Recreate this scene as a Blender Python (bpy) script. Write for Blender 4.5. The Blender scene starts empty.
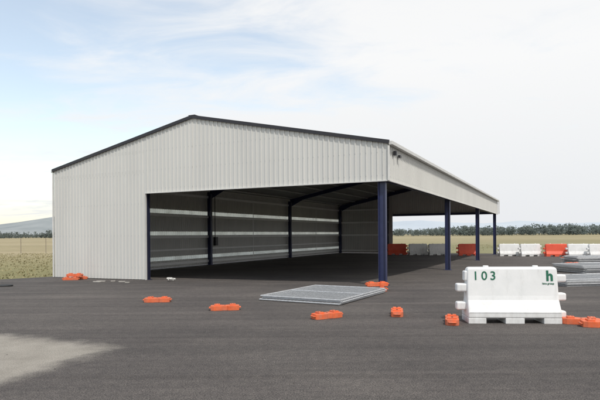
import bpy, bmesh, math, random
from mathutils import Vector, Matrix, noise
random.seed(7)
sc = bpy.context.scene
F=527.0; HY=234.6; CH=1.65; ROLL=math.radians(0.4)
# ---------------- camera
cam_d=bpy.data.cameras.new("camera"); cam=bpy.data.objects.new("camera",cam_d); sc.collection.objects.link(cam)
cam_d.sensor_width=36; cam_d.lens=36*F/600; cam_d.shift_y=(HY-200)/600.0
cam_d.clip_start=0.1; cam_d.clip_end=30000
cam.matrix_world=Matrix.Translation((0,0,CH))@Matrix.Rotation(math.radians(90),4,'X')@Matrix.Rotation(-ROLL,4,'Z')
sc.camera=cam
# gentle fall of the apron away from the front of the shed
YS=[16.0,17.0,18,19,20,21,22,23,24,25.5,27,29,31,34,38,44,52]
def _g(y):
    if y<=16: return 0.0
    return -0.27*(1-math.exp(-((y-16)/6.0)**1.25))
def gz(y):
    if y<=YS[0]: return 0.0
    if y>=YS[-1]: return _g(YS[-1])
    for a,b in zip(YS,YS[1:]):
        if a<=y<=b: return _g(a)+(_g(b)-_g(a))*(y-a)/(b-a)
def gp(px,py,z=0.0):
    a=(px-300)/F; b=(HY-py)/F; c,s=math.cos(ROLL),math.sin(ROLL)
    d=Vector((a*c+b*s,1.0,-a*s+b*c)); k=(z-CH)/d.z
    for i in range(25): k=0.5*k+0.5*(z+gz(k)-CH)/d.z
    return Vector((d.x*k,k,z+gz(k)))
# ---------------- materials
def newmat(name):
    m=bpy.data.materials.new(name); m.use_nodes=True; nt=m.node_tree
    return m,nt,nt.nodes['Principled BSDF']
def N(nt,t,**kw):
    n=nt.nodes.new(t)
    for k,v in kw.items():
        if k in n.inputs: n.inputs[k].default_value=v
        else: setattr(n,k,v)
    return n
def ramp(nt,fac,stops):
    r=nt.nodes.new('ShaderNodeValToRGB'); e=r.color_ramp.elements
    while len(e)<len(stops): e.new(0.5)
    for i,(p,c) in enumerate(stops):
        e[i].position=p; e[i].color=(*c,1) if len(c)==3 else c
    nt.links.new(fac,r.inputs[0]); return r.outputs[0]
def mix(nt,fac,a,b,mode='MIX'):
    m=nt.nodes.new('ShaderNodeMix'); m.data_type='RGBA'; m.blend_type=mode
    for s,v in ((0,fac),(6,a),(7,b)):
        if hasattr(v,'links'): nt.links.new(v,m.inputs[s])
        elif isinstance(v,(int,float)): m.inputs[s].default_value=v
        else: m.inputs[s].default_value=(*v,1)
    return m.outputs[2]
def simple(name,c1,c2,scale=3.0,rough=0.5,metal=0.0,bump=0.0,bscale=60,stretch=(1,1,1),dirt=0.0):
    m,nt,b=newmat(name)
    tc=N(nt,'ShaderNodeNewGeometry'); mp=N(nt,'ShaderNodeMapping'); mp.inputs['Scale'].default_value=stretch
    nt.links.new(tc.outputs['Position'],mp.inputs[0])
    n=N(nt,'ShaderNodeTexNoise',Scale=scale,Detail=6.0,Roughness=0.6); nt.links.new(mp.outputs[0],n.inputs['Vector'])
    col=ramp(nt,n.outputs[0],[(0.3,c1),(0.7,c2)])
    if dirt>0:
        m2=N(nt,'ShaderNodeMapping'); m2.inputs['Scale'].default_value=(5,5,1.6); nt.links.new(tc.outputs['Position'],m2.inputs[0])
        n3=N(nt,'ShaderNodeTexNoise',Scale=1.6,Detail=9.0,Roughness=0.72,Distortion=.4); nt.links.new(m2.outputs[0],n3.inputs['Vector'])
        sz=N(nt,'ShaderNodeSeparateXYZ'); nt.links.new(tc.outputs['Position'],sz.inputs[0])
        hz_=N(nt,'ShaderNodeMapRange'); hz_.inputs[1].default_value=0.0; hz_.inputs[2].default_value=0.5; hz_.inputs[3].default_value=0.16; hz_.inputs[4].default_value=0.0; nt.links.new(sz.outputs[2],hz_.inputs[0])
        a_=N(nt,'ShaderNodeMath'); a_.operation='ADD'; nt.links.new(n3.outputs[0],a_.inputs[0]); nt.links.new(hz_.outputs[0],a_.inputs[1])
        dm_=ramp(nt,a_.outputs[0],[(0.54,(0,0,0)),(0.80,(dirt,dirt,dirt))])
        rg=N(nt,'ShaderNodeRGBToBW'); nt.links.new(dm_,rg.inputs[0])
        col=mix(nt,rg.outputs[0],col,(0.26,0.23,0.19))
    nt.links.new(col,b.inputs['Base Color'])
    b.inputs['Roughness'].default_value=rough; b.inputs['Metallic'].default_value=metal
    if bump>0:
        n2=N(nt,'ShaderNodeTexNoise',Scale=bscale,Detail=4.0); nt.links.new(tc.outputs['Position'],n2.inputs['Vector'])
        bp=N(nt,'ShaderNodeBump',Strength=bump,Distance=0.01); nt.links.new(n2.outputs[0],bp.inputs['Height']); nt.links.new(bp.outputs[0],b.inputs['Normal'])
    return m
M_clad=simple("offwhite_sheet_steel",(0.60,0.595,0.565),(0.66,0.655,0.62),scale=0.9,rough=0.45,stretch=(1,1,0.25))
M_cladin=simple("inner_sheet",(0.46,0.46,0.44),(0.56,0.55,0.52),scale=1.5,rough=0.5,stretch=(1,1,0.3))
M_roof=simple("roof_sheet",(0.22,0.22,0.21),(0.27,0.27,0.26),scale=1,rough=0.5)
M_trim=simple("dark_trim",(0.02,0.019,0.024),(0.03,0.028,0.034),rough=0.45)
M_gut=simple("light_gutter",(0.58,0.575,0.55),(0.66,0.655,0.63),rough=0.4)
M_navy=simple("navy_steel",(0.018,0.025,0.078),(0.027,0.035,0.10),scale=6,rough=0.4)
M_galv=simple("galvanised",(0.38,0.39,0.40),(0.56,0.57,0.58),scale=12,rough=0.5,metal=0.3)
M_girt=simple("girt_galvanised",(0.80,0.80,0.78),(0.88,0.88,0.86),scale=8,rough=0.5)
M_white=simple("white_plastic",(0.72,0.73,0.72),(0.81,0.81,0.80),scale=3.5,rough=0.5,bump=0.1,bscale=40,dirt=0.28)
M_orange=simple("orange_plastic",(0.66,0.11,0.03),(0.84,0.165,0.05),scale=9,rough=0.6,bump=0.15,bscale=50,dirt=0.4)
M_redp=simple("red_plastic",(0.66,0.075,0.035),(0.78,0.11,0.05),scale=2,rough=0.55)
M_green=simple("green_print",(0.008,0.11,0.06),(0.012,0.15,0.08),scale=20,rough=0.5)
M_black=simple("cover_black_hole_shade",(0.015,0.015,0.015),(0.03,0.03,0.03),rough=0.8)  # drain cover black, also the painted shade of fence-foot holes
M_conc=simple("concrete",(0.33,0.31,0.28),(0.45,0.43,0.39),scale=2,rough=0.9,bump=0.3)
M_stone=simple("dark_gravel",(0.10,0.09,0.085),(0.20,0.185,0.17),scale=9,rough=0.9)
M_pale=simple("pale_debris",(0.45,0.44,0.42),(0.65,0.64,0.6),scale=6,rough=0.8)
M_wood=simple("weathered_timber",(0.2,0.17,0.13),(0.32,0.28,0.22),scale=10,rough=0.9)
# translucent strip, added to make pale daylight bands on the inner left wall
M_trans,nt,bs=newmat("daylight_band_sheet")
tr=N(nt,'ShaderNodeBsdfTranslucent'); tr.inputs[0].default_value=(0.85,0.85,0.80,1)
bs.inputs['Base Color'].default_value=(0.75,0.75,0.71,1); bs.inputs['Roughness'].default_value=.5
mx=N(nt,'ShaderNodeMixShader'); nn=N(nt,'ShaderNodeTexNoise',Scale=1.2,Detail=5.0); gg=N(nt,'ShaderNodeNewGeometry'); nt.links.new(gg.outputs[0],nn.inputs['Vector'])
mrr=N(nt,'ShaderNodeMapRange'); mrr.inputs[1].default_value=.3; mrr.inputs[2].default_value=.7; mrr.inputs[3].default_value=.5; mrr.inputs[4].default_value=.85; nt.links.new(nn.outputs[0],mrr.inputs[0])
nt.links.new(mrr.outputs[0],mx.inputs[0]); nt.links.new(bs.outputs[0],mx.inputs[1]); nt.links.new(tr.outputs[0],mx.inputs[2]); nt.links.new(mx.outputs[0],nt.nodes['Material Output'].inputs[0])
# ---------------- mesh builder
class MB:
    def __init__(s): s.v=[]; s.f=[]
    def quad(s,*p):
        i=len(s.v); s.v+= [Vector(q) for q in p]; s.f.append(tuple(range(i,i+len(p))))
    def prism(s,poly,ext):
        ext=Vector(ext); n=len(poly); i=len(s.v)
        s.v+=[Vector(p) for p in poly]+[Vector(p)+ext for p in poly]
        s.f.append(tuple(range(i+n-1,i-1,-1))); s.f.append(tuple(range(i+n,i+2*n)))
        for k in range(n):
            j=(k+1)%n; s.f.append((i+k,i+j,i+n+j,i+n+k))
    def box(s,c,h,ax=None):
        c=Vector(c); X,Y,Z=ax if ax else (Vector((1,0,0)),Vector((0,1,0)),Vector((0,0,1)))
        X,Y,Z=X*h[0],Y*h[1],Z*h[2]
        s.prism([c-X-Y-Z,c+X-Y-Z,c+X+Y-Z,c-X+Y-Z],Z*2)
    def tube(s,a,b,r,n=6):
        a,b=Vector(a),Vector(b); d=(b-a).normalized()
        u=d.orthogonal().normalized(); w=d.cross(u)
        s.prism([a+(u*math.cos(2*math.pi*k/n)+w*math.sin(2*math.pi*k/n))*r for k in range(n)],b-a)
    def bar(s,a,b,up,h,w):
        a,b=Vector(a),Vector(b); d=(b-a).normalized(); up=Vector(up); up=(up-d*up.dot(d)).normalized(); sd=d.cross(up)
        s.prism([a-up*h/2-sd*w/2,a-up*h/2+sd*w/2,a+up*h/2+sd*w/2,a+up*h/2-sd*w/2],b-a)
    def ibeam(s,a,b,up,h,w,tf=0.018,tw=0.012):
        a,b=Vector(a),Vector(b); d=(b-a).normalized(); up=Vector(up); up=(up-d*up.dot(d)).normalized(); sd=d.cross(up)
        P=[(-w/2,-h/2),(w/2,-h/2),(w/2,-h/2+tf),(tw/2,-h/2+tf),(tw/2,h/2-tf),(w/2,h/2-tf),(w/2,h/2),(-w/2,h/2),(-w/2,h/2-tf),(-tw/2,h/2-tf),(-tw/2,-h/2+tf),(-w/2,-h/2+tf)]
        s.prism([a+sd*x+up*y for x,y in P],b-a)
    def obj(s,name,mat,parent=None,bevel=0,segs=2,smooth=False,fix=True):
        me=bpy.data.meshes.new(name); me.from_pydata([tuple(v) for v in s.v],[],s.f); me.update()
        if fix:
            bm=bmesh.new(); bm.from_mesh(me); bmesh.ops.recalc_face_normals(bm,faces=bm.faces); bm.to_mesh(me); bm.free()
        me.materials.append(mat); o=bpy.data.objects.new(name,me); sc.collection.objects.link(o)
        if parent: o.parent=parent
        if bevel:
            b=o.modifiers.new("bevel",'BEVEL'); b.width=bevel; b.segments=segs; b.limit_method='ANGLE'
        if smooth:
            for p in me.polygons: p.use_smooth=True
        return o
def empty(name,loc=(0,0,0),rot=0):
    e=bpy.data.objects.new(name,None); sc.collection.objects.link(e); e.location=loc; e.rotation_euler=(0,0,rot); return e
# ---------------- hangar
n_=math.hypot(258/527,1); V=Vector((258/527/n_,1/n_,0)); U=Vector((-V.y,V.x,0))
P0=gp(383,285.6); P0.z=0; T=15.25; BAY=11.3; D=3*BAY; HB=3.38; EZ=4.59; RZ=6.2; TR=-0.24; V0=-0.16; V1=D+0.16; TO=9.9
mid=(T+TR)/2
def W(t,v,z): return P0+U*t+V*v+Vector((0,0,z))
def G(t,v): return gz((P0+U*t+V*v).y)
def rz(t): return EZ+(RZ-EZ)*(1-abs(t-mid)/(T-mid))
H=empty("hangar")
PR=[(0,0),(0.125,0),(0.14,0.028),(0.175,0.028),(0.19,0)]
def clad(name,fn,s0,s1,zb,zt,extra=(),mat=M_clad,sgn=1,pitch=0.19):
    S=[]; s=s0
    while s<s1:
        for a,o in PR[:4]:
            if s+a<s1: S.append((s+a,o))
        s+=pitch
    S.append((s1,0))
    for e in extra: S.append((e,0.0))
    S.sort(); b=MB()
    for (a,o) in S: b.v+=[fn(a,o,zb(a)),fn(a,o,zt(a))]
    for i in range(len(S)-1): b.f.append((2*i,2*i+2,2*i+3,2*i+1))
    return b.obj(name,mat,H,fix=False)
front=lambda s,o,z: W(s,V0-o,z)
back=lambda s,o,z: W(s,V1+o,z)
right=lambda s,o,z: W(TR-o,s,z)
left=lambda s,o,z: W(T+o,s,z)
c=lambda z:(lambda s:z)
clad("front_gable_cladding",front,TR,TO,c(HB),rz,extra=(mid,))
clad("front_wall_cladding",front,TO,T,lambda s:G(s,V0)+.02,rz)
clad("rear_gable_cladding",back,TR,TO-0.4,c(HB),rz,extra=(mid,))
clad("rear_wall_cladding",back,TO-0.4,T,lambda s:G(s,V1)+.06,rz)
clad("side_fascia_cladding",right,V0,V1,c(HB),c(EZ))
bands=[(None,0.20,0),(0.20,0.42,1),(0.42,1.66,0),(1.66,1.88,1),(1.88,2.93,0),(2.93,3.17,1),(3.17,EZ,0)]
for i,(za_,zb_,tl) in enumerate(bands):
    lo=(lambda s:G(T,s)+.05) if za_ is None else c(za_)
    clad("side_wall_cladding",left,V0,V1,lo,c(zb_),mat=M_trans if tl else M_clad)  # translucent bands are added so daylight glows through as stripes
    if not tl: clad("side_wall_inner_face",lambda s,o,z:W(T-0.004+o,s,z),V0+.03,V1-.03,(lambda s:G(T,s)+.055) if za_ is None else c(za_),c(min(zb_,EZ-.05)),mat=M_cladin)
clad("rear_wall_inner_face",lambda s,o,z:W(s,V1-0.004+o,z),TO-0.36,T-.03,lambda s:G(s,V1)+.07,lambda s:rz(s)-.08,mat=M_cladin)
# roof
sl=(RZ-EZ)/(T-mid)
clad("roof_slope",lambda s,o,z:(W(TR-0.05,s,EZ-0.05*sl+0.04+o) if z==0 else W(mid,s,RZ+0.04+o)),V0-.06,V1+.06,c(0),c(1),mat=M_roof)
clad("roof_slope_far",lambda s,o,z:(W(T+0.05,s,EZ-0.05*sl+0.04+o) if z==0 else W(mid,s,RZ+0.04+o)),V0-.06,V1+.06,c(0),c(1),mat=M_roof)
b=MB()
for vv in (V0-0.055,V1+0.055):
    for ta in (TR-0.06,T+0.06):
        b.bar(W(ta,vv,rz(ta)+0.03),W(mid,vv,RZ+0.03),(0,0,1),0.12,0.05)
b.bar(W(mid,V0-.08,RZ+.08),W(mid,V1+.08,RZ+.08),(0,0,1),0.02,0.3)
b.obj("rake_and_ridge_trim",M_trim,H)
b=MB()
b.bar(W(TR-0.10,V0-.04,EZ-0.01),W(TR-0.10,V1+.04,EZ-0.01),(0,0,1),0.13,0.13)
b.bar(W(T+0.10,V0-.04,EZ-0.01),W(T+0.10,V1+.04,EZ-0.01),(0,0,1),0.13,0.13)
b.obj("gutter",M_gut,H,bevel=0.015)
b=MB()
b.bar(W(TR-0.035,V0-.035,HB-.01),W(TR-0.035,V0-.035,EZ-.1),(1,0,0),0.06,0.06)
b.bar(W(T+0.035,V0-.035,G(T,V0)+.02),W(T+0.035,V0-.035,EZ-.1),(1,0,0),0.06,0.06)
b.bar(W(TR,V0-.015,HB-.012),W(TO,V0-.015,HB-.012),(0,0,1),0.03,0.07)
b.bar(W(TR-.015,V0+.03,HB-.012),W(TR-.015,V1,HB-.012),(0,0,1),0.03,0.07)
b.bar(W(TO-.012,V0-.015,G(TO,V0)+.01),W(TO-.012,V0-.015,HB-.03),V,0.09,0.03)
b.obj("sheet_edge_flashing",M_gut,H)
b=MB()
for z in (0.35,1.65,2.95,4.15):
    s=TO+.16
    while s<T:
        if z<rz(s)-.1:
            b.box(W(s,V0-.031,z),(.009,.004,.009),(U,V,Vector((0,0,1))))
        s+=.19
for z in (3.55,4.3,5.1):
    s=TR+.157
    while s<T:
        if z<rz(s)-.15 and not (s>TO and z<4.2): b.box(W(s,V0-.031,z),(.009,.004,.009),(U,V,Vector((0,0,1))))
        s+=.19
for z in (3.5,4.4):
    s=V0+.157
    while s<V1:
        b.box(W(TR-.031,s,z),(.004,.009,.009),(U,V,Vector((0,0,1)))); s+=.19
b.obj("roofing_screw",M_galv,H)
b=MB(); b.box(W(TR-0.1,0.35,EZ-.28),(.05,.05,.07),(U,V,Vector((0,0,1)))); b.box(W(TR-0.1,0.9,EZ-.32),(.04,.08,.04),(U,V,Vector((0,0,1))))
b.obj("gutter_bracket",M_trim,H)
# frames
b=MB(); CT=(0.0,T-0.26)
for k in range(4):
    v=k*BAY
    for t in CT:
        b.ibeam(W(t,v,G(t,v)-.01),W(t,v,EZ-0.16),U,0.25,0.17)
        b.box(W(t,v,G(t,v)+0.006),(0.19,0.15,0.018),(U,V,Vector((0,0,1))))
    e=0.2
    b.ibeam(W(0,v,rz(0)-e-.02),W(mid,v,RZ-e-.0),(0,0,1),0.3,0.16)
    b.ibeam(W(T-.3,v,rz(T-.3)-e-.02),W(mid,v,RZ-e),(0,0,1),0.3,0.16)
    for t,sg in ((0,1),(T-.3,-1)):
        zt=rz(t)-0.34
        b.prism([W(t+sg*.13,v-.006,zt+sg*0.0),W(t+sg*.13,v-.006,zt-.3),W(t+sg*1.2,v-.006,rz(t+sg*1.2)-.36),W(t+sg*1.2,v-.006,rz(t+sg*1.2)-.33)],V*.012)
b.bar(W(0.14,0.0,HB+0.1),W(TO-.18,0.0,HB+0.1),(0,0,1),0.2,0.1)
b.bar(W(0.14,D,HB+0.1),W(TO-.5,D,HB+0.1),(0,0,1),0.2,0.1)
for k in range(3): b.bar(W(0,k*BAY+.1,HB+.1),W(0,(k+1)*BAY-.1,HB+.1),(0,0,1),0.2,0.09)
b.obj("portal_frame",M_navy,H)
b=MB()
for v in (0,D):
    b.ibeam(W(TO+.03,v,G(TO,v)-.01),W(TO+.03,v,rz(TO)-.36),V,0.14,0.10)
    b.box(W(TO+.03,v,G(TO,v)+0.006),(0.10,0.12,0.018),(U,V,Vector((0,0,1))))
b.obj("opening_jamb",simple("dark_navy",(0.014,0.017,0.04),(0.02,0.024,0.055),rough=.5),H)
b=MB()
for i in range(6):
    for sg in (-1,1):
        t=mid+sg*(0.35+i*1.38); 
        if t<0.1 or t>T-.2: t=min(max(t,0.25),T-.35)
        b.bar(W(t,0.02,rz(t)-.03),W(t,D,rz(t)-.03),(0,0,1),0.10,0.06)
b.obj("purlin",M_galv,H)
b=MB()
for z in (0.0,1.56,2.83,4.1):
    b.bar(W(T-.09,0.0,z),W(T-.09,D,z),(0,0,1),0.15,0.13)
    b.bar(W(TO,D+.07,z),W(T-.2,D+.07,z),(0,0,1),0.15,0.12)
    b.bar(W(TO+.15,-.07,z),W(T-.2,-.07,z),(0,0,1),0.15,0.12)
b.bar(W(T-.09,0.0,.80),W(T-.09,D,.80),(0,0,1),0.10,0.10)
for k in range(3):
    v=k*BAY+BAY/2
    b.bar(W(T-.09,v,0.1),W(T-.09,v,4.0),U,0.02,0.05)
b.obj("wall_girt",M_girt,H)
b=MB(); b.box(W(T-.35,BAY+.5,1.25),(.09,.14,.28),(U,V,Vector((0,0,1)))); b.bar(W(T-.3,BAY+.5,1.5),W(T-.3,BAY+.5,4.3),U,0.04,0.04)
b.obj("switch_box",M_trim,H,bevel=.01)
b=MB()
b.bar(W(TR-.16,V1-.4,EZ-.1),W(TR-.16,V1-.4,HB),V,0.08,0.08)
b.bar(W(T+.16,V0+.3,G(T,V0)+.02),W(T+.16,V0+.3,EZ-.1),V,0.09,0.09); b.obj("downpipe",M_gut,H)
# ---------------- ground
def sheet(name,pts,z,mat):
    bm=bmesh.new(); bm.faces.new([bm.verts.new((p[0],p[1],0)) for p in pts])
    for y in YS:
        bmesh.ops.bisect_plane(bm,geom=bm.verts[:]+bm.edges[:]+bm.faces[:],plane_co=(0,y,0),plane_no=(0,1,0))
    for v in bm.verts: v.co.z=gz(v.co.y)+z
    bmesh.ops.recalc_face_normals(bm,faces=bm.faces)
    me=bpy.data.meshes.new(name); bm.to_mesh(me); bm.free(); me.materials.append(mat)
    for p in me.polygons: p.use_smooth=True
    o=bpy.data.objects.new(name,me); sc.collection.objects.link(o); return o
m,nt,bs=newmat("field_grass")
g=N(nt,'ShaderNodeNewGeometry'); mp=N(nt,'ShaderNodeMapping'); mp.inputs['Scale'].default_value=(0.006,0.03,0.01); nt.links.new(g.outputs[0],mp.inputs[0])
n1=N(nt,'ShaderNodeTexNoise',Scale=1.0,Detail=5.0); nt.links.new(mp.outputs[0],n1.inputs['Vector'])
mp2=N(nt,'ShaderNodeMapping'); mp2.inputs['Scale'].default_value=(0.5,0.8,1); nt.links.new(g.outputs[0],mp2.inputs[0])
n2=N(nt,'ShaderNodeTexNoise',Scale=1.0,Detail=10.0,Roughness=0.75); nt.links.new(mp2.outputs[0],n2.inputs['Vector'])
c1=ramp(nt,n1.outputs[0],[(0.30,(0.24,0.215,0.125)),(0.5,(0.33,0.28,0.175)),(0.7,(0.39,0.335,0.23))])
sx=N(nt,'ShaderNodeSeparateXYZ'); nt.links.new(g.outputs[0],sx.inputs[0])
mr=N(nt,'ShaderNodeMapRange'); mr.inputs[1].default_value=28; mr.inputs[2].default_value=60; nt.links.new(sx.outputs[1],mr.inputs[0])
c0=mix(nt,mr.outputs[0],(0.22,0.205,0.105),c1)
gx=N(nt,'ShaderNodeMapRange'); gx.inputs[1].default_value=-5; gx.inputs[2].default_value=10; gx.inputs[4].default_value=1; nt.links.new(sx.outputs[0],gx.inputs[0])
gy=N(nt,'ShaderNodeMapRange'); gy.inputs[1].default_value=70; gy.inputs[2].default_value=150; gy.inputs[3].default_value=0.8; gy.inputs[4].default_value=0.15; nt.links.new(sx.outputs[1],gy.inputs[0])
gm=N(nt,'ShaderNodeMath'); gm.operation='MULTIPLY'; nt.links.new(gx.outputs[0],gm.inputs[0]); nt.links.new(gy.outputs[0],gm.inputs[1])
c0=mix(nt,gm.outputs[0],c0,(0.20,0.20,0.11))
c2=mix(nt,0.45,c0,ramp(nt,n2.outputs[0],[(0.35,(0.36,0.36,0.34)),(0.65,(0.68,0.67,0.65))]),'OVERLAY')
nt.links.new(c2,bs.inputs['Base Color']); bs.inputs['Roughness'].default_value=1; bs.inputs['Specular IOR Level'].default_value=0.1
M_field=m
R=12000
sheet("ground",[(R*math.cos(a*math.pi/24+.01),R*math.sin(a*math.pi/24+.01)) for a in range(48)],-0.012,M_field)
# asphalt
m,nt,bs=newmat("asphalt")
g=N(nt,'ShaderNodeNewGeometry'); pos=g.outputs[0]
def nz(s,d=5.0,r=.6,st=None,rot=0.35):
    n=N(nt,'ShaderNodeTexNoise',Scale=s,Detail=d,Roughness=r)
    if st:
        q=N(nt,'ShaderNodeMapping'); q.inputs['Scale'].default_value=st; q.inputs['Rotation'].default_value=(0,0,rot); nt.links.new(pos,q.inputs[0]); nt.links.new(q.outputs[0],n.inputs['Vector'])
    else: nt.links.new(pos,n.inputs['Vector'])
    return n.outputs[0]
def mth(op,a,b_):
    q=N(nt,'ShaderNodeMath'); q.operation=op
    for i,x in enumerate((a,b_)):
        if hasattr(x,'links'): nt.links.new(x,q.inputs[i])
        else: q.inputs[i].default_value=x
    return q.outputs[0]
big=ramp(nt,nz(0.25,7,.65),[(0.32,(0.074,0.068,0.067)),(0.5,(0.095,0.087,0.084)),(0.7,(0.120,0.110,0.104))])
stk=ramp(nt,nz(1.0,5,.65,(0.08,1.3,1)),[(0.38,(0.41,0.41,0.41)),(0.7,(0.61,0.60,0.59))])
col=mix(nt,0.9,big,stk,'OVERLAY')
trk=ramp(nt,nz(1.0,4,.5,(0.03,2.4,1),-0.55),[(0.56,(0.5,0.5,0.5)),(0.68,(0.38,0.38,0.38))])
col=mix(nt,0.6,col,trk,'OVERLAY')
med=ramp(nt,nz(9,6,.75),[(0.35,(0.38,0.38,0.38)),(0.65,(0.63,0.62,0.60))])
col=mix(nt,0.8,col,med,'OVERLAY')
spk=ramp(nt,nz(60,4,.85),[(0.38,(0.14,0.14,0.14)),(0.5,(0.5,0.5,0.5)),(0.62,(0.94,0.92,0.89))])
col=mix(nt,1.0,col,spk,'OVERLAY')
for vs,thr,am in ((38.0,0.70,.45),):
    vo=N(nt,'ShaderNodeTexVoronoi',Scale=vs); nt.links.new(pos,vo.inputs['Vector'])
    st1=ramp(nt,vo.outputs['Distance'],[(0.0,(1,1,1)),(0.13,(1,1,1)),(0.22,(0,0,0))])
    sc_=N(nt,'ShaderNodeSeparateColor'); nt.links.new(vo.outputs['Color'],sc_.inputs[0])
    sel=mth('GREATER_THAN',sc_.outputs[0],thr)
    col=mix(nt,mth('MULTIPLY',mth('MULTIPLY',st1,sel),am),col,(0.28,0.26,0.23))
def half(nx,ny,px_,py_):
    vm=N(nt,'ShaderNodeVectorMath'); vm.operation='DOT_PRODUCT'; nt.links.new(pos,vm.inputs[0]); vm.inputs[1].default_value=(nx,ny,0)
    a=N(nt,'ShaderNodeMath'); a.operation='SUBTRACT'; nt.links.new(vm.outputs['Value'],a.inputs[0]); a.inputs[1].default_value=nx*px_+ny*py_
    return a.outputs[0]
d1=half(-0.42,-0.9,-3.1,8.15); d2=half(-0.93,0.33,-2.75,7.3); 
dm=N(nt,'ShaderNodeMath'); dm.operation='SMOOTH_MIN'; nt.links.new(d1,dm.inputs[0]); nt.links.new(d2,dm.inputs[1]); dm.inputs[2].default_value=0.5
dd=mth('ADD',dm.outputs[0],mth('MULTIPLY',mth('SUBTRACT',nz(2.5,8,.7),0.5),0.8))
mk=N(nt,'ShaderNodeMapRange'); mk.interpolation_type='SMOOTHSTEP'; mk.inputs[1].default_value=-0.10; mk.inputs[2].default_value=0.45; nt.links.new(dd,mk.inputs[0])
cc=ramp(nt,nz(1.6,8,.7),[(0.3,(0.24,0.22,0.19)),(0.7,(0.34,0.315,0.275))])
cc=mix(nt,0.45,cc,spk,'OVERLAY')
col=mix(nt,mk.outputs[0],col,cc)
nt.links.new(col,bs.inputs['Base Color']); bs.inputs['Roughness'].default_value=0.92; bs.inputs['Specular IOR Level'].default_value=0.25
bp=N(nt,'ShaderNodeBump',Strength=0.8,Distance=0.008); nt.links.new(nz(70,4,.8),bp.inputs['Height']); nt.links.new(bp.outputs[0],bs.inputs['Normal'])
M_asph=m
A=[(-60,-40),(-60,16)]
e0=gp(0,279.5); A+=[(-40,e0.y+0.3),(e0.x,e0.y)]
w=W(T+.6,0.3,0); A+=[(w.x,w.y)]
w=W(T+.5,D+3,0); A+=[(w.x,w.y)]
e1=gp(392,253); e2=gp(600,254); A+=[(e1.x,e1.y),(e2.x,e2.y),(100,52),(100,-40)]
A=A[::-1]
sheet("asphalt_apron",A,0.0,M_asph)
# grass tufts
b=MB()
for i in range(9000):
    if random.random()<0.65:
        x=random.uniform(-34,-9.5); y=random.uniform(20,60)
    else:
        x=random.uniform(8,60); y=random.uniform(60,90)
    p=Vector((x,y,gz(y)-.012)); rel=p-P0; t=rel.dot(U)
    if x<0 and (t<T+.8): continue
    if x<0 and y<e0.y+0.5: continue
    h=random.uniform(.03,.12); a=random.uniform(0,6.28); dx=Vector((math.cos(a),math.sin(a),0))*random.uniform(.02,.05)
    for j in range(2):
        l=Vector((random.uniform(-.1,.1),random.uniform(-.1,.1),h)); b.quad(p-dx,p+dx,p+l); p=p+Vector((random.uniform(-.15,.15),random.uniform(-.15,.15),0))
b.obj("grass",simple("dry_grass_blades",(0.22,0.20,0.10),(0.36,0.31,0.18),scale=0.8,rough=.9),fix=False)
# ---------------- distant trees
def treeline(name,xr,yr,n,hr,mat):
    b=MB()
    for i in range(n):
        x=random.uniform(*xr); y=random.uniform(*yr); h=random.uniform(*hr)*(0.9+0.7*noise.noise(Vector((x*.015,3,0))))
        b.tube((x,y,-.4),(x+random.uniform(-.4,.4),y,h*.6),h*.022,4)
        for k in range(random.randint(6,9)):
            cz=random.uniform(.12,.88)*h; cr=h*random.uniform(.15,.25); cx=x+random.gauss(0,h*.27); cy=y+random.gauss(0,h*.2)
            if cz>h*.4: b.tube((x,y,h*.3),(cx,cy,cz),h*.008,3)
            for q in range(14):
                d=Vector((random.gauss(0,1),random.gauss(0,1),random.gauss(0,.8))).normalized()*cr*random.uniform(.3,1)
                p=Vector((cx,cy,cz))+d; p.z=max(p.z,-.1); u=Vector((random.gauss(0,1),random.gauss(0,1),random.gauss(0,1))).normalized(); w_=u.orthogonal().normalized(); s=h*random.uniform(.04,.09)
                b.quad(p-u*s,p+w_*s*.8,p+u*s,p-w_*s*.8)
    b.obj(name,mat,fix=False)
treeline("distant_tree_line",(30,420),(430,520),800,(6.0,9.6),simple("hazed_eucalypt_foliage",(0.075,0.098,0.088),(0.135,0.155,0.14),scale=.15,rough=.95))  # bluish distance haze is mixed into the foliage colour
treeline("distant_tree_line",(-420,-180),(520,640),480,(4.5,8),simple("hazed_eucalypt_foliage_b",(0.08,0.10,0.095),(0.14,0.16,0.145),scale=.15,rough=.95))  # foliage colour carries the distance haze here too
# ---------------- hills
def hills(name,a0,a1,r0,r1,prof,mat):
    na,nr=140,14; b=MB()
    for i in range(na+1):
        a=math.radians(a0+(a1-a0)*i/na)
        for j in range(nr+1):
            q=j/nr; r=r0+(r1-r0)*q
            h=prof(math.degrees(a))*math.sin(min(1,q*1.6)*math.pi/2)**1.3*(1 if q<.7 else max(0,1-(q-.7)*1.5))
            x,y=r*math.sin(a),r*math.cos(a)
            h*=1+.15*noise.noise(Vector((x*.0016,y*.0016,1)))+.06*noise.noise(Vector((x*.006,y*.006,1)))
            b.v.append(Vector((x,y,max(h,0)-.5)))
    for i in range(na):
        for j in range(nr):
            k=i*(nr+1)+j; b.f.append((k,k+nr+1,k+nr+2,k+1))
    b.obj(name,mat,fix=True,smooth=True)
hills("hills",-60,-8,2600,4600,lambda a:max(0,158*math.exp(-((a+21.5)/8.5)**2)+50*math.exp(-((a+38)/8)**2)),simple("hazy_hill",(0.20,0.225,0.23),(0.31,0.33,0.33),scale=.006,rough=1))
hills("distant_hills",2,60,6500,10500,lambda a:max(0,min(1,(a-2)/6))*(190+30*math.sin(a*.16+.5)+14*math.sin(a*.6)),simple("far_hazy_ridge",(0.42,0.47,0.52),(0.48,0.53,0.57),scale=.001,rough=1))
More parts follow.
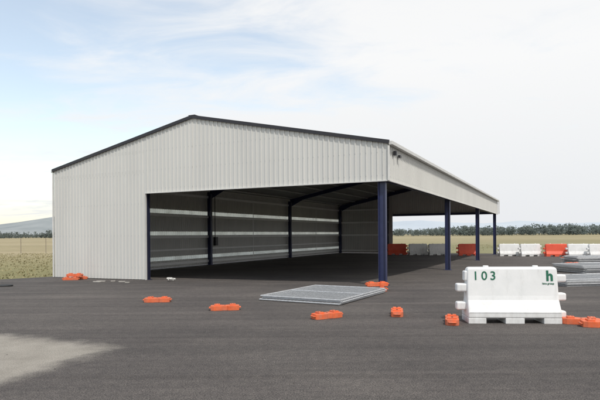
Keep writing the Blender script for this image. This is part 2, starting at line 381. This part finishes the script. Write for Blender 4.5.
# ---------------- barriers
def barrier(loc,rot,mat,L=1.66,text=False,name="water_filled_barrier"):
    e=empty(name,loc,rot); b=MB()
    hl=L/2
    secs=[(0.10,hl,.27),(0.20,hl,.27),(0.42,hl-.01,.165),(0.50,hl-.01,.15),(0.98,hl-.02,.10),(1.02,hl-.05,.075)]
    n=len(secs)
    for z,x,y in secs: b.v+=[Vector((-x,-y,z)),Vector((x,-y,z)),Vector((x,y,z)),Vector((-x,y,z))]
    b.f.append((3,2,1,0)); b.f.append(tuple(4*(n-1)+k for k in range(4)))
    for i in range(n-1):
        for k in range(4):
            j=(k+1)%4; b.f.append((4*i+k,4*i+j,4*i+4+j,4*i+4+k))
    b.obj("body",mat,e,bevel=.025,segs=3)
    b=MB()
    for cx,w_ in ((-hl+.16,.16),(0,.17),(hl-.16,.16)): b.box((cx,0,.05),(w_,.265,.055))
    b.obj("foot",mat,e,bevel=.012)
    b=MB()
    for z in (.30,.64,): b.box((-hl-.07,0,z+.0),(.10,.09,.075))
    for z in (.14,.47,.81): b.box((hl+.06,0,z),(.09,.09,.07))
    b.obj("coupling_lug",mat,e,bevel=.03,segs=3)
    b=MB(); b.box((-hl+.04,0,.86),(.07,.085,.09)); b.obj("top_end_block",mat,e,bevel=.02)
    b=MB()
    for x in (-.45,.45): b.tube((x,0,1.0),(x,0,1.045),.05,14)
    b.obj("filler_cap",M_girt,e,bevel=.006)
    b=MB()
    for x in (-hl+.03,-.28,.28,hl-.03): 
        b.prism([(x-.02,-.16,.42),(x-.02,-.112,.93),(x-.02,-.09,.93),(x-.02,-.13,.42)],(.04,0,0))
        b.prism([(x-.02,.16,.42),(x-.02,.112,.93),(x-.02,.09,.93),(x-.02,.13,.42)],(.04,0,0))
    if not text: b.obj("moulded_rib",mat,e)
    if text:
        tilt=math.atan2(.05,.48)
        def txt(s,x,z,size,nm,sp=1.0,off=.02):
            cu=bpy.data.curves.new(nm,'FONT'); cu.body=s; cu.size=size; cu.extrude=.001; cu.space_character=sp; cu.offset=size*off
            o=bpy.data.objects.new(nm,cu); sc.collection.objects.link(o); cu.materials.append(M_green)
            o.parent=e; y=-(.10+(.98-z)/.48*.05)-.005
            o.location=(x,y,z); o.rotation_euler=(math.pi/2-tilt,0,0)
        txt("103",-.72,.79,.225,"number_print",1.4,.012)
        txt("h",.60,.775,.26,"logo_print",1.0,.035)
        txt("hire group",.53,.705,.05,"small_print")
        b=MB()
        b.bar((-hl+.02,-.272,.205),(hl-.02,-.272,.205),(0,0,1),.012,.006)
        b.obj("mould_seam",mat,e)
    return e
p=gp(516.5,324); barrier((p.x,p.y+.27,0),math.radians(-4),M_white,text=True)
row=[(397,254.8,'o'),(418,255,'w'),(438,255.2,'w'),(468,255.5,'o'),(509,256,'w'),(530,256.2,'w'),(556,256.4,'o'),(578,256.6,'w'),(599,256.8,'w'),(622,257,'o')]
for x,y,cch in row:
    p=gp(x,y); barrier((p.x,p.y,p.z),math.radians(random.uniform(-7,4)),M_white if cch=='w' else M_redp)
# ---------------- orange fence feet
def foot(parent,off=(0,0,0),rot=0):
    b=MB(); 
    P=[(-.31,-.09),(-.24,-.12),(-.07,-.12),(-.05,-.10),(.05,-.10),(.07,-.12),(.24,-.12),(.31,-.09),(.31,.09),(.24,.12),(.07,.12),(.05,.10),(-.05,.10),(-.07,.12),(-.24,.12),(-.31,.09)]
    ro=Matrix.Rotation(rot,3,'Z'); of=Vector(off)
    b.prism([ro@Vector((x,y,0.0))+of for x,y in P],(0,0,.105))
    for x in (-.17,.17): b.prism([ro@Vector((x+dx,dy,.10))+of for dx,dy in ((-.06,-.08),(.06,-.08),(.06,.08),(-.06,.08))],(0,0,.035))
    for x in (-.29,.29):
        b.tube(ro@Vector((x*1.15,-.06,.06))+of,ro@Vector((x*1.15,.06,.06))+of,.018,8)
        for s in (-.06,.06): b.tube(ro@Vector((x,s,.06))+of,ro@Vector((x*1.16,s,.06))+of,.016,8)
    b.obj("block",M_orange,parent,bevel=.012)
    b=MB()
    for x in (-.2,-.14,0,.14,.2):
        q=ro@Vector((x,0,.1))+of; b.tube(q,q+Vector((0,0,.0375 if x else .008)),.019,10)
    b.obj("hole_shade_stud",M_black,parent)  # black studs stand in for the shade inside the holes
def feet(px,py,rot,items=((0,0,0,0),)):
    e=empty("temporary_fence_foot",gp(px,py),math.radians(rot))
    for x,y,z,r in items: foot(e,(x,y,z),math.radians(r))
feet(157.5,302,4); feet(225,310,8,((0,0,0,0),)); feet(327,318,30); feet(397,315,80); feet(452,323,75)
feet(376,291,-5,((0,0,0,0),(.03,.03,.14,12)))
feet(74,280,5,((-.12,0,0,0),(.1,.35,0,20),(0,.1,.14,-5)))
feet(581,324,-20); feet(601,327,-12)
# ---------------- fence panels
def panels(px,py,rot,n,Lx=3.0,Ly=2.2,center=None,jit=.05):
    c0=center if center else gp(px,py)
    e=empty("fence_panel_stack",c0,rot); fr=MB(); wr=MB()
    for k in range(n):
        z=.03+k*.042; dx,dy=random.uniform(-jit,jit),random.uniform(-jit,jit); a=random.uniform(-.012,.012)
        R_=Matrix.Rotation(a,3,'Z')
        def q(x,y): return R_@Vector((x,y,0))+Vector((dx,dy,z))
        X,Y=Lx/2,Ly/2
        for s in (-1,1):
            fr.tube(q(-X,s*Y),q(X,s*Y),.019,8); fr.tube(q(s*X,-Y),q(s*X,Y),.019,8)
        fr.tube(q(0,-Y),q(0,Y),.016,8)
        st=.10
        i=-X+st
        while i<X: wr.tube(q(i,-Y),q(i,Y),.0055,4); i+=st
        i=-Y+st
        while i<Y: wr.tube(q(-X,i),q(X,i),.0055,4); i+=st
    fr.obj("frame_tube",M_galv,e); wr.obj("mesh_wire",M_galv,e)
    return e
fp=gp(335,306.5); rp=gp(380,293.8); lp=gp(268,298.8)
cen=(rp+lp)/2; dirx=(rp-fp); rot=math.atan2(dirx.y,dirx.x)
panels(0,0,rot,3,Lx=3.0,Ly=2.2,center=cen)
panels(590,284,math.radians(8),6,Lx=3.0,Ly=1.9)
e=panels(596,272,math.radians(12),9,Lx=3.0,Ly=2.0,jit=.12)
panels(592,264.5,math.radians(-5),12,Lx=2.6,Ly=2.0,jit=.15)
for px,py,s in ((566,267,1),(578,267,1),(571,263,2)):
    feet(px,py,random.uniform(-30,30),tuple((random.uniform(-.3,.3),random.uniform(-.2,.2),.14*k,random.uniform(-30,30)) for k in range(s+1)))
# ---------------- debris, drain, fence
b=MB(); p=gp(170,281.5); 
for i in range(6):
    a=random.uniform(0,3.14); ax=Vector((math.cos(a),math.sin(a),random.uniform(-.2,.3))).normalized(); ay=ax.orthogonal().normalized()
    b.box(p+Vector((random.uniform(-.2,.2),random.uniform(-.2,.2),.05+random.uniform(0,.08))),(random.uniform(.05,.11),.03,.025),(ax,ay,ax.cross(ay)))
b.obj("rubble",M_pale)
b=MB()
for i in range(9):
    p=gp(random.uniform(95,130),random.uniform(281.5,283)); a=random.uniform(-.5,.5); ax=Vector((math.cos(a),math.sin(a),0))
    b.box(p+Vector((0,0,.02)),(random.uniform(.05,.18),.04,.02),(ax,Vector((-ax.y,ax.x,0)),Vector((0,0,1))))
b.obj("concrete_offcut",M_conc,bevel=.008)
b=MB(); p=gp(4,286.5); b.tube(p,p+Vector((0,0,.05)),.28,24); b.obj("drain_cover",M_black,bevel=.01)
b=MB()
for i in range(160):
    x=random.uniform(-9,11); y=random.uniform(4.5,20); r=random.uniform(.004,.010); p=Vector((x,y,gz(y)+r*.4))
    u=Vector((random.gauss(0,1),random.gauss(0,1),random.gauss(0,.4))).normalized(); w_=u.orthogonal().normalized(); q=u.cross(w_)
    b.box(p,(r,r*.7,r*.6),(u,w_,q))
b.obj("gravel",M_stone)
b=MB(); 
xs=[-60+2.8*i for i in range(14)]
for x in xs: b.tube((x,62+x*.05,-.32),(x,62+x*.05,1.45),.04,6)
for z in (-.05,.3,.65,1.0,1.35): b.tube((xs[0],62+xs[0]*.05,z),(xs[-1],62+xs[-1]*.05,z),.008,4)
b.obj("boundary_fence",M_wood)
# ---------------- light
el=math.radians(56); az=Vector((0.35,-0.94,0)).normalized()
sd=Vector((az.x*math.cos(el),az.y*math.cos(el),math.sin(el)))
L=bpy.data.lights.new("sun",'SUN'); L.energy=2.6; L.angle=math.radians(1.5); L.color=(1,.955,.89)
lo=bpy.data.objects.new("sun",L); sc.collection.objects.link(lo); lo.rotation_euler=sd.to_track_quat('Z','Y').to_euler(); lo.location=(0,-20,40)
w=bpy.data.worlds.new("World"); sc.world=w; w.use_nodes=True; nt=w.node_tree; bg=nt.nodes['Background']; bg.inputs[1].default_value=0.1
sky=N(nt,'ShaderNodeTexSky'); sky.sky_type='NISHITA'; sky.sun_disc=False; sky.sun_elevation=el; sky.sun_rotation=math.atan2(sd.x,sd.y); sky.dust_density=1.2; sky.air_density=1.0
tc=N(nt,'ShaderNodeTexCoord'); sp=N(nt,'ShaderNodeSeparateXYZ'); nt.links.new(tc.outputs['Generated'],sp.inputs[0])
zc=N(nt,'ShaderNodeMath'); zc.operation='MAXIMUM'; nt.links.new(sp.outputs[2],zc.inputs[0]); zc.inputs[1].default_value=0.03
za=N(nt,'ShaderNodeMath'); za.operation='ADD'; nt.links.new(zc.outputs[0],za.inputs[0]); za.inputs[1].default_value=0.12
dv=N(nt,'ShaderNodeVectorMath'); dv.operation='DIVIDE'; nt.links.new(tc.outputs['Generated'],dv.inputs[0])
cb=N(nt,'ShaderNodeCombineXYZ'); 
for i in range(3): nt.links.new(za.outputs[0],cb.inputs[i])
nt.links.new(cb.outputs[0],dv.inputs[1])
mpw=N(nt,'ShaderNodeMapping'); mpw.inputs['Scale'].default_value=(0.9,1.6,0.0); mpw.inputs['Rotation'].default_value=(0,0,math.radians(35)); mpw.inputs['Location'].default_value=(3.1,1.2,0)
nt.links.new(dv.outputs[0],mpw.inputs[0])
cn=N(nt,'ShaderNodeTexNoise',Scale=1.6,Detail=10.0,Roughness=0.6,Distortion=0.6); nt.links.new(mpw.outputs[0],cn.inputs['Vector'])
hz=N(nt,'ShaderNodeMapRange'); hz.inputs[1].default_value=-0.45; hz.inputs[2].default_value=0.25; hz.inputs[3].default_value=-0.09; hz.inputs[4].default_value=0.32; nt.links.new(sp.outputs[0],hz.inputs[0])
hh=N(nt,'ShaderNodeMapRange'); hh.inputs[1].default_value=0.0; hh.inputs[2].default_value=0.3; hh.inputs[3].default_value=0.2; hh.inputs[4].default_value=0.0; nt.links.new(sp.outputs[2],hh.inputs[0])
def ad(a,b_):
    q=N(nt,'ShaderNodeMath'); q.operation='ADD'; nt.links.new(a,q.inputs[0]); nt.links.new(b_,q.inputs[1]); return q.outputs[0]
s_=ad(ad(cn.outputs[0],hz.outputs[0]),hh.outputs[0])
fac=N(nt,'ShaderNodeMapRange'); fac.interpolation_type='SMOOTHSTEP'; fac.inputs[1].default_value=0.36; fac.inputs[2].default_value=0.82; fac.inputs[3].default_value=0.24; fac.inputs[4].default_value=1.0; nt.links.new(s_,fac.inputs[0])
hc=ramp(nt,sp.outputs[2],[(0.0,(0.82,0.835,0.86)),(0.12,(0.87,0.885,0.90)),(0.3,(0.95,0.955,0.96)),(0.6,(0.90,0.91,0.92))])
hc=mix(nt,1.0,hc,(10,10,10),'MULTIPLY')
skb=mix(nt,1.0,sky.outputs[0],(2.95,2.6,2.15),'MULTIPLY')
col=mix(nt,fac.outputs[0],skb,hc)
nt.links.new(col,bg.inputs[0])
sc.view_settings.view_transform='Standard'; sc.view_settings.look='None'; sc.view_settings.exposure=0
